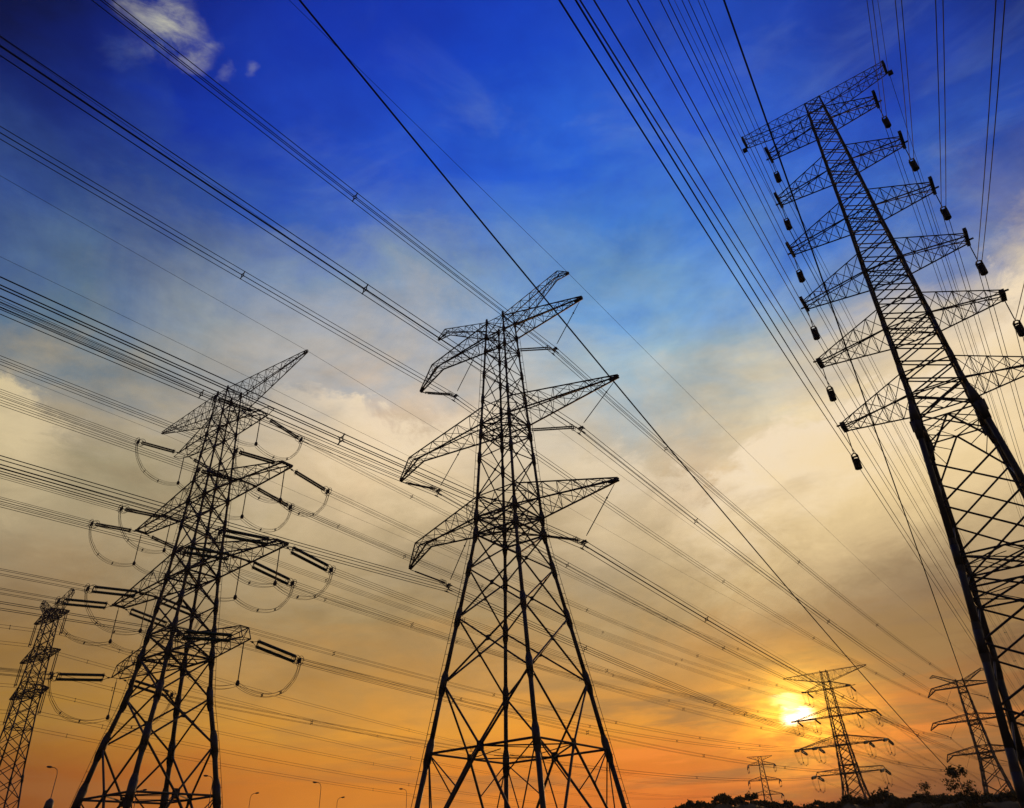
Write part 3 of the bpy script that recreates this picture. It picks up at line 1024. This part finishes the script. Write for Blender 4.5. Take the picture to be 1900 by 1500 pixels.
def tension_string(site, s, y0, z, dirn, length, drop, off, r, mat, label, group, simple=False):
    A = Asm('tension_insulator', site, (s, y0, z), label, 'insulator', group, simple)
    e = Vector((0, dirn * length, -drop))
    u = e.normalized()
    at = lambda f, ox=0.0, oz=0.0: e * f + Vector((ox, 0, oz))
    m = MB()
    m.tube((0, 0, 0), at(.05), .05)
    sx, sz = off * .35, off * .94
    for k in (-1, 1):
        m.tube(at(.05), at(.13, k * sx, k * sz), .035, None, 5)
    m.box(at(.045), Vector((.07, 0, 0)), u * .12, Vector((0, 0, .10)))
    A.part('link', m, STEEL)
    for k in (-1, 1):
        if simple:
            A.part('insulator_rod', MB().tube(at(.12, k * sx, k * sz), at(.90, k * sx, k * sz), r * 1.6, None, 6), mat)
        else:
            A.part('insulator_rod', sheds(at(.14, k * sx, k * sz), at(.87, k * sx, k * sz), r, .17 if r > .12 else .15), mat)
    m = MB()
    ax = Vector((.35, 0, .94))
    m.box(at(.135), ax * (off + .1), u * .06, Vector((.03, 0, -.012)))
    m.box(at(.885), ax * (off + .12), u * .07, Vector((.03, 0, -.012)))
    for k in (-1, 1):
        m.tube(at(.87, k * sx, k * sz), at(.89, k * sx, k * sz), .05, None, 6)
    m.tube(at(.885), at(.97), .045, None, 5)
    m.box(at(.97), Vector((.32, 0, 0)), u * .05, Vector((0, 0, .32)))
    for ox in (-.3, .3):
        for oz in (-.3, .3):
            m.tube(at(.96, ox, oz), at(1.04, ox, oz), .05, None, 5)
    A.part('yoke_plate', m, STEEL)
    if not simple:
        m = MB()
        for ox in (-.22, .22):
            m.ring(at(.90, ox), (1, 0, .15 * dirn), .58, .5, .034, 16)
        A.part('grading_ring', m, STEEL)
        m = MB()
        m.ring(at(.985), u, .66, .66, .032, 16)
        A.part('grading_ring', m, STEEL)
        m = MB()
        for k in (-1, 1):
            m.ring(at(.145, k * sx, k * sz), u, .30, .30, .02, 12)
        A.part('arcing_ring', m, STEEL)
    A.done(mat)


def bez(p0, p1, p2, p3, n):
    out = []
    for i in range(n + 1):
        t = i / n
        out.append(p0 * (1 - t) ** 3 + p1 * 3 * t * (1 - t) ** 2 + p2 * 3 * t * t * (1 - t) + p3 * t ** 3)
    return out


def jumper(site, s, z, yl, drop, hang, label, group, simple=False, rw=.03, sup_s=None):
    A = Asm('jumper_loop', site, (s, 0, z), label, 'jumper wires', group, simple)
    mid = Vector(((sup_s or s) - s, 0, -hang))
    curves = []
    for dirn in (-1, 1):
        p0 = Vector((0, dirn * yl, -drop))
        c = bez(p0, Vector((0, dirn * yl * .98, -hang - .4)), Vector((mid.x * .6, dirn * yl * .42, -hang - 1.7)), mid, 16)
        curves.append(c)
    full = curves[0] + curves[1][::-1][1:]
    for ox, oz in ((-.22, .0), (.22, .0), (-.22, -.36), (.22, -.36)):
        A.part('wire', MB().path([p + Vector((ox, 0, oz + (.15 if abs(p.y) > yl * .8 else 0))) for p in full], rw, 4), WIRE, True)
    for c in curves:
        for k in (7, 11):
            p = c[k] + Vector((0, 0, -.18))
            t = (c[k + 1] - c[k]).normalized()
            m = MB()
            for a, b in (((-.22, .18), (.22, -.18)), ((.22, .18), (-.22, -.18))):
                m.tube(p + Vector((a[0], 0, a[1])), p + Vector((b[0], 0, b[1])), .035, None, 4)
            m.ring(p, t, .17, .17, .03, 8)
            A.part('spacer', m, STEEL)
    A.done(WIRE)
    return mid


def support(site, s, z, hang, label, group, simple=False):
    A = Asm('support_insulator', site, (s, 0, z), label, 'insulator', group, simple)
    A.part('insulator_rod', (MB().tube((0, 0, -.3), (0, 0, -hang + .25), .075, None, 5) if simple else sheds((0, 0, -.45), (0, 0, -hang + .35), .085, .14, .6, 7)), RUBBER)
    A.part('hanger', MB().tube((0, 0, 0), (0, 0, -.5), .035, None, 5), STEEL)
    m = MB()
    m.lathe((0, 0, -hang + .35), (0, 0, -hang - .32), [(0, .05), (.15, .12), (.3, .2), (.8, .24), (1, .17)], 9)
    m.box((0, 0, -hang), Vector((.30, 0, 0)), Vector((0, .05, 0)), Vector((0, 0, .05)))
    A.part('weight', m, STEEL)
    A.done(RUBBER)


# ------------------------------------------------------------------ wires
QUAD = ((-.3, .3), (.3, .3), (.3, -.3), (-.3, -.3))
TWIN = ((-.16, 0), (.16, 0))
TWINV = ((0, .3), (0, -.3))


def bundle(pts, offs, r, label, group, spacers=(), name='conductor_bundle', cat='power line', fan=0.0):
    """wires along pts (world); spacers: distances along the line where the wires are held apart"""
    P0 = pts[0]
    root = thing(name, P0, 0, label, cat, group)
    loc = [p - P0 for p in pts]
    n = len(loc)
    def frame(i):
        t = (loc[min(i + 1, n - 1)] - loc[max(i - 1, 0)]).normalized()
        lat = t.cross(Vector((0, 0, 1))).normalized()
        return t, lat, lat.cross(t)
    F = [frame(i) for i in range(n)]
    for ox, oz in offs:
        MB().path([p + f[1] * ox + f[2] * oz for p, f in zip(loc, F)], r, 5).build('wire', WIRE, root, True)
    if spacers:
        acc = [0]
        for a, b in zip(loc, loc[1:]):
            acc.append(acc[-1] + (b - a).length)
        for sp in spacers:
            if sp >= acc[-1]: continue
            i = max(k for k in range(n) if acc[k] <= sp)
            i = min(i, n - 2)
            f = (sp - acc[i]) / (acc[i + 1] - acc[i])
            p = loc[i].lerp(loc[i + 1], f)
            t, la, ve = F[i]
            m = MB()
            if len(offs) == 4:
                q = [p + la * ox * .55 + ve * oz * .55 for ox, oz in offs]
                for k in range(4):
                    m.tube(q[k], q[(k + 1) % 4], .045, None, 5)
                    o = p + la * offs[k][0] * 1.12 + ve * offs[k][1] * 1.12
                    m.tube(q[k], o, .05, None, 5)
            else:
                for k in range(len(offs)):
                    o = p + la * offs[k][0] * 1.2 + ve * offs[k][1] * 1.2
                    m.tube(p, o, .05, None, 5)
                    m.ball(o, .1, 6, 4)
            m.build('spacer', STEEL, root)
    return root


def run(P0, dvec, length, b, c, n=40):
    """a wire leaving P0 along the level direction dvec, falling b per metre and curving by c"""
    out = []
    for i in range(n + 1):
        t = length * (i / n) ** 1.35
        out.append(P0 + dvec * t + Vector((0, 0, -b * t + c * t * t)))
    return out


def span(P0, P1, sag, n=48):
    out = []
    for i in range(n + 1):
        t = i / n
        out.append(P0.lerp(P1, t) + Vector((0, 0, -4 * sag * t * (1 - t))))
    return out


LV = {'top': 'top', 'mid': 'middle', 'low': 'bottom'}
SD = {1: 'right', -1: 'left'}

# ---- central tower: V strings and six four-wire bundles
C_V = {  # vertex, outer hang, inner hang (s, z)
    ('low', 1): ((9.2, 28.5), (13.6, 33.7), (3.0, 30.9)), ('low', -1): ((-8.9, 28.2), (-14.9, 31.4), (-5.6, 33.6)),
    ('mid', 1): ((10.3, 41.7), (15.3, 45.9), (2.3, 44.3)), ('mid', -1): ((-10.6, 40.7), (-17.1, 43.9), (-6.3, 45.9)),
    ('top', 1): ((7.9, 53.9), (12.1, 59.2), (1.7, 56.5)), ('top', -1): ((-7.85, 53.7), (-14.0, 56.7), (-4.0, 59.1))}


def v_string(site, key, where, simple):
    (vs, vz), o, i = C_V[key]
    lv, sd_ = key
    A = Asm('v_string_insulator', site, (vs, 0, vz), 'V-shaped insulator pair holding the %s %s wires of the %s' % (LV[lv], SD[sd_], where), 'insulator',
            'V-shaped insulators', simple)
    O, I = Vector((o[0] - vs, 0, o[1] - vz)), Vector((i[0] - vs, 0, i[1] - vz))
    heavy, light = (O, I) if sd_ < 0 else (I, O)
    u = heavy.normalized()
    m = MB()
    for yy in (-.24, .24):
        q = Vector((0, yy, 0))
        A.part('insulator_rod', sheds(heavy * .12 + q, heavy * .80 + q, .10, .16, .6, 8) if not simple else MB().tube(heavy * .1 + q, heavy * .85 + q, .1, None, 5), RUBBER)
        m.tube(heavy * .80 + q, heavy * .9, .035, None, 4)
        m.tube(heavy * .12 + q, heavy * .06, .035, None, 4)
        m.ring(heavy * .15 + q, u, .26, .26, .025, 12)
        m.ring(heavy * .12 + q, u, .26, .26, .025, 12)
        m.ball(heavy * .82 + q, .11, 6, 4)
    m.tube(heavy * .9, heavy, .04, None, 5)
    m.box(heavy * .9, u * .05, Vector((0, .32, 0)), Vector((0, 0, .05)))
    A.part('fitting', m, STEEL)
    A.part('insulator_rod', MB().lathe(light * .08, light * .97, [(0, .03), (.06, .05), (.5, .05), (.72, .05), (.73, .11), (.745, .11), (.75, .05), (1, .03)], 6), RUBBER)
    m = MB()
    m.box((0, 0, -.1), Vector((.30, 0, 0)), Vector((0, .05, 0)), Vector((0, 0, .12)))
    m.tube((0, 0, .1), (0, 0, -.5), .06, None, 5)
    m.tube((-.3, 0, -.35), (.3, 0, -.35), .05, None, 5)
    for ox, oz in QUAD:
        m.tube((ox, -.3, oz - .5), (ox, .3, oz - .5), .075, None, 6)
        m.tube((0, 0, -.5), (ox, 0, oz - .5), .045, None, 4)
    A.part('clamp', m, STEEL)
    A.done(RUBBER)


CARM = 'the %s %s arm of the central pylon'
for key, ((vs, vz), o, i) in C_V.items():
    lv, sd_ = key
    v_string(S_C, key, 'central pylon', False)
    v_string(S_C2, key, 'pylon behind the right leg', True)
    P0 = S_C.w(vs, 0, vz - .5)
    bundle(run(P0, -S_C.d, 230, .070, .00019), QUAD, .034,
           'four-wire bundle from %s to the upper left' % (CARM % (LV[lv], SD[sd_])), 'four-wire bundles of the central pylon', (33, 82, 135, 185))
    bundle(span(P0, S_C2.w(vs, 0, vz - .5), 5.2), QUAD, .036,
           'four-wire bundle from %s toward the sunset' % (CARM % (LV[lv], SD[sd_])), 'four-wire bundles of the central pylon',
           (28.5, 84, 140, 200, 262, 318))
    bundle(run(S_C2.w(vs, 0, vz - .5), S_C.d, 300, .055, .00018, 16), TWINV, .05,
           'distant wires leaving the %s %s arm of the pylon behind the right leg' % (LV[lv], SD[sd_]), 'distant wires')
for sd_ in (1, -1):
    P0 = S_C.w(sd_ * 11.0, 0, 64.3)
    bundle(run(P0, -S_C.d, 230, .035, .00012), ((0, 0),), .022, 'thin single wire from the %s horn of the central pylon to the upper left' % SD[sd_], 'thin earth wires', name='earth_wire')
    bundle(span(P0, S_C2.w(sd_ * 11, 0, 64.3), 4.0), ((0, 0),), .022, 'thin single wire from the %s horn of the central pylon toward the sunset' % SD[sd_], 'thin earth wires', name='earth_wire')

# ---- left tower: strain strings, jumper loops, bundles
L_PH = []
for k, (zb, zt, s, si) in enumerate(L_ARMS):
    for sd_ in (1, -1):
        nm = ('uppermost', 'upper long', 'lower long', 'lowest')[k]
        if si:
            L_PH.append((k, sd_ * (s - .3), zb, '%s %s arm, outer end' % (nm, SD[sd_])))
            L_PH.append((k, sd_ * si, zb, '%s %s arm, inner place' % (nm, SD[sd_])))
        else:
            L_PH.append((k, sd_ * (s - .4), zb, '%s %s arm' % (nm, SD[sd_])))
for k, s, z, nm in L_PH:
    big = k >= 2
    off, r, ln, dr = (.33, .21, 8.0, 1.05) if big else (.145, .15, 7.1, .95)
    mat = GLASS if big else RUBBER
    kind = 'thick green' if big else 'slim dark'
    for site, simple, pyl in ((S_L, False, 'left pylon'), (S_SUN, True, 'sunset pylon')):
        for dirn in (-1, 1):
            way = ('near', 'far')[dirn > 0]
            tension_string(site, s, dirn * .85, z - .15, dirn, ln, dr, off, r, mat,
                           '%s insulator string, %s side of the %s, %s' % (kind, way, pyl, nm) if len(nm.split()) < 6 else
                           '%s insulator string, %s side of %s, %s' % (kind, way, pyl, nm), 'strain insulator strings', simple)
        js = 'hanging jumper loop of the %s, %s' % (pyl, nm)
        hang = 5.0
        jumper(site, s, z - .15, ln + .75, dr, hang, js, 'jumper loops', simple, .024 if not simple else .022)
        support(site, s, z - .12, hang, 'upright rod with weight holding the jumper, %s, %s' % (pyl, nm), 'jumper support rods', simple)
    ends = {-1: S_L.w(s, -(.85 + ln), z - .15 - dr), 1: S_L.w(s, .85 + ln, z - .15 - dr)}
    bundle(run(ends[-1], -S_L.d, 240, .047 + .002 * k, .00010), QUAD, .031, 'four-wire bundle of the left pylon going left, %s' % nm,
           'four-wire bundles of the left pylon', (55, 112, 170))
    bundle(span(ends[1], S_SUN.w(s, -(.85 + ln), z - .15 - dr), 4.3), QUAD, .026, 'four-wire bundle of the left pylon toward the sunset, %s' % nm,
           'four-wire bundles of the left pylon', tuple(rnd.uniform(-4, 4) + q for q in (26, 72, 122, 176, 232)))
    bundle(run(S_SUN.w(s, .85 + ln, z - .15 - dr), S_L.d, 300, .075, .00018, 14), TWINV, .04, 'distant wires leaving the sunset pylon rightward, %s' % nm, 'distant wires', (60, 130))
for sd_ in (1, -1):
    P0 = S_L.w(sd_ * 18.7, 0, 66.9)
    bundle(run(P0, -S_L.d, 240, .030, .0001), ((0, 0),), .022, 'thin single wire from the %s top arm of the left pylon going left' % SD[sd_], 'thin earth wires', name='earth_wire')
    bundle(span(P0, S_SUN.w(sd_ * 18.7, 0, 66.9), 3.5), ((0, 0),), .022, 'thin single wire from the %s top arm of the left pylon toward the sunset' % SD[sd_], 'thin earth wires', name='earth_wire')

# ---- right tower: hanging strings with weights and two-wire bundles
ORD = ('first', 'second', 'third', 'fourth', 'fifth', 'sixth')
R_SLOPE = {(0, -1): .177, (1, -1): .192, (2, -1): .226, (3, -1): .253, (4, -1): .252, (5, -1): .181,
           (0, 1): .356, (1, 1): .331, (2, 1): .312, (3, 1): .303, (4, 1): .29, (5, 1): .27}
Rnd = Vector((math.sin(R(31.2)), math.cos(R(31.2)), 0))
for k, (zb, sr_, sl_) in enumerate(R_ARMS):
    for sd_ in (1, -1):
        s = sr_ if sd_ > 0 else sl_
        nm = '%s %s arm of the slim right pylon' % (ORD[k] + ' highest' if k else 'highest', SD[sd_])
        A = Asm('weighted_insulator', S_R, (sd_ * (s - .05), 0, zb), 'hanging rod with weight, %s' % nm, 'insulator', 'weighted insulators')
        A.part('insulator_rod', MB().lathe((0, 0, -.1), (0, 0, -2.1), [(0, .02), (.1, .035), (.9, .035), (1, .02)], 6), RUBBER)
        m = MB()
        m.path([Vector((-.21, 0, -2.75)), Vector((-.20, 0, -2.3)), Vector((-.1, 0, -2.12)), Vector((.1, 0, -2.12)), Vector((.20, 0, -2.3)), Vector((.21, 0, -2.75))], .05, 5)
        m.box((0, 0, -2.38), Vector((.22, 0, 0)), Vector((0, .05, 0)), Vector((0, 0, .05)))
        for ox in (-.16, .16):
            m.tube((ox, -.28, -2.36), (ox, .28, -2.36), .06, None, 6)
        A.part('shackle', m, STEEL)
        m = MB()
        prof = [(0, .19)]
        for q in range(5):
            prof += [(q / 5 + .02, .25), (q / 5 + .17, .25), (q / 5 + .19, .23)]
        prof.append((1, .19))
        m.lathe((0, 0, -2.60), (0, 0, -3.35), prof, 12)
        A.part('weight', m, RUBBER)
        P0 = S_R.w(sd_ * (s - .05), 0, zb - 2.36)
        b = R_SLOPE[(k, sd_)]
        bundle(run(P0, -Rnd, 135, b, .0007), TWIN, .025, 'two-wire line overhead from the %s' % nm, 'two-wire lines of the right pylon')
        bundle(span(P0, S_Rn.w(sd_ * (s - .05), 0, zb - 2.36), 9.5), TWIN, .024, 'two-wire line receding from the %s' % nm, 'two-wire lines of the right pylon', (140, 250))
for sd_ in (1, -1):
    P0 = S_R.w(6.4 if sd_ > 0 else -6.8, 0, 58.6)
    bundle(run(P0, -Rnd, 135, .25, .0007), ((0, 0),), .02, 'thin single wire overhead from the %s top arm of the slim right pylon' % SD[sd_], 'thin earth wires', name='earth_wire')
    bundle(span(P0, S_Rn.w(sd_ * 6.7, 0, 58.6), 8), ((0, 0),), .02, 'thin single wire receding from the %s top arm of the slim right pylon' % SD[sd_], 'thin earth wires', name='earth_wire')

# ---- far left tower
for zb, s, lv in ((52, 7.0, 'top'), (43.6, 8.0, 'mid'), (36, 7.6, 'low')):
    for sd_ in (1, -1):
        where = '%s %s arm of the smaller pylon at the left edge' % (LV[lv], SD[sd_])
        A = Asm('suspension_insulator', S_FL, (sd_ * (s - .3), 0, zb), 'hanging double insulator rods, %s' % where, 'insulator', 'hanging double insulators')
        for ox in (-.42, .42):
            A.part('insulator_rod', sheds((ox, 0, -.2), (ox, 0, -4.3), .12, .2, .6, 7), RUBBER)
        m = MB()
        m.tube((-.6, 0, -4.4), (.6, 0, -4.4), .09, None, 6)
        for ox in (-.42, .42):
            m.tube((ox, 0, -.25), (ox, 0, .1), .06, None, 5)
            m.tube((ox, 0, -4.2), (ox, 0, -4.75), .10, None, 6)
        A.part('yoke', m, STEEL)
        P0 = S_FL.w(sd_ * (s - .3), 0, zb - 4.6)
        bundle(run(P0, -S_FL.d, 200, .07, .0002, 24), TWINV, .035, 'two-wire line going left, %s' % where, 'two-wire lines of the left edge pylon', (10,))
        bundle(span(P0, S_T.w(sd_ * s * 1.4, 0, zb - 6), 13, 60), TWINV, .035, 'two-wire sunset-bound line, %s' % where, 'two-wire lines of the left edge pylon', (14, 120, 240))
for zb, s, lv in ((33.5, 12.0, 'low'), (44.0, 12.5, 'mid'), (55.5, 10.8, 'top')):
    for sd_ in (1, -1):
        for dirn in (-1, 1):
            tension_string(S_T, sd_ * s, dirn * .6, zb, dirn, 7.5, 2.2, .25, .24, RUBBER,
                           'tiny insulator string, %s side, %s %s arm of the smallest distant pylon' % (('near', 'far')[dirn > 0], LV[lv], SD[sd_]), 'tiny distant insulators', True)
        jumper(S_T, sd_ * s, zb, 8, 1.5, 4.5, 'tiny hanging jumper loop, %s %s arm of the smallest distant pylon' % (LV[lv], SD[sd_]), 'tiny distant jumpers', True, .05)

# ---- two thick single wires passing low overhead
a0 = S_C.a * -14
pts = []
for i in range(41):
    t = -25 + 165 * i / 40
    pts.append(a0 + S_C.d * t + Vector((0, 0, 29.45 - .247 * t + .00042 * t * t + H0)))
bundle(pts, ((0, 0),), .040, 'thick single black wire crossing in front of the central pylon from top to bottom right', 'thick single wires', name='overhead_wire')
p0 = Vector((0.30459, 0.52512, 1.03155)) * 25.5 + Vector((0, 0, H0))
p1 = Vector((0.63734, 1.13438, 0.08546)) * 82 + Vector((0, 0, H0))
bundle([p0.lerp(p1, -.35 + 1.4 * i / 20) for i in range(21)], ((0, 0),), .036, 'thick single black wire slanting past the left arms of the slim right pylon', 'thick single wires', name='overhead_wire')
# one thin line running behind the left pylon
pts = [S_L.w(0, t, 71.9 + .038 * t - .00012 * t * t) for t in range(-130, 300, 10)]
bundle(pts, ((0, 0),), .024, 'thin single wire high behind the top of the left pylon', 'thin earth wires', name='earth_wire')


# ------------------------------------------------------------------ street lamps
def street_lamp(az, e, dist, side, label, box=None):
    hgt = e * dist + CAM_H
    x, y = dist * math.sin(R(az)), dist * math.cos(R(az))
    t = thing('street_lamp', (x, y, 0), -R(az), label, 'street lamp', 'street lamps along the road')
    m = MB()
    m.tube((0, 0, 0), (0, 0, .5), .14, .12, 10)
    m.tube((0, 0, .5), (0, 0, hgt - .9), .042, .026, 10)
    c = [Vector((0, 0, hgt - .9)), Vector((0, 0, hgt - .4)), Vector((side * .08, 0, hgt - .12)), Vector((side * .25, 0, hgt)), Vector((side * .5, 0, hgt + .05))]
    m.path(c, .024, 7)
    m.build('pole', LAMP_M, t, True)
    m = MB()
    m.lathe((side * .42, 0, hgt + .04), (side * .82, 0, hgt + .07), [(0, .03), (.12, .05), (.4, .08), (.8, .07), (1, .03)], 10)
    m.build('lamp_head', LAMP_M, t, True)
    if box:
        m = MB()
        m.lathe((0, -.1, box - .6), (0, -.1, box + .6), [(0, .1), (.12, .25), (.5, .33), (.85, .27), (1, .1)], 12)
        m.build('equipment_box', LAMP_M, t, True)


street_lamp(-30.55, .1179, 70.0, -1, 'leftmost street lamp, with a dark rounded box on its pole', 7.3)
street_lamp(-21.45, .1101, 75.0, -1, 'street lamp just beside the right leg of the left pylon')
street_lamp(-25.85, .0963, 86.0, 1, 'street lamp seen between the legs of the left pylon')
street_lamp(-18.95, .0918, 90.0, 1, 'short street lamp right of the left pylon, head to the right')
street_lamp(-14.45, .1018, 81.5, -1, 'tallest street lamp between the left and central pylons')
street_lamp(-13.3, .0853, 97.0, 1, 'low street lamp right of the tallest one, head to the right')
street_lamp(-8.65, .0922, 90.0, -1, 'street lamp just left of the central pylon leg')

# ------------------------------------------------------------------ trees
tree(27.3, 118, 1.0, 10.4, 'tall leafy tree with ragged top below the pylon behind the right leg', 'airy', 11)
tree(25.4, 150, 3.0, 9.0, 'sparse small tree with thin bare twigs left of the tall leafy tree', 'bare', 12)
tree(23.35, 200, 5.0, 7.0, 'small dense pointed tree on the hill right of the sunset pylon', 'dense', 13)
tree(30.6, 110, 1.0, 5.2, 'dark dense tree at the right edge beside the slim pylon leg', 'dense', 14)
tree(29.0, 160, 1.5, 5.2, 'low bushy tree on the hillside near the right edge', 'dense', 15)


# ------------------------------------------------------------------ evening haze
def build_haze(density):
    m = MB().box((0, 300, 58), (1600, 0, 0), (0, 1500, 0), (0, 0, 60.5))
    mat = bpy.data.materials.new('evening_haze')
    mat.use_nodes = True
    nt = mat.node_tree
    nt.nodes.remove(nt.nodes['Principled BSDF'])
    v = nt.nodes.new('ShaderNodeVolumePrincipled')
    v.inputs['Color'].default_value = (0.95, 0.82, 0.68, 1)
    v.inputs['Density'].default_value = density
    v.inputs['Anisotropy'].default_value = 0.3
    nt.links.new(v.outputs[0], nt.nodes['Material Output'].inputs['Volume'])
    o = m.build('haze', mat)
    o['kind'] = 'stuff'
    tag(o, 'thin warm evening haze lying over the whole field', 'haze')


build_haze(0.00009)
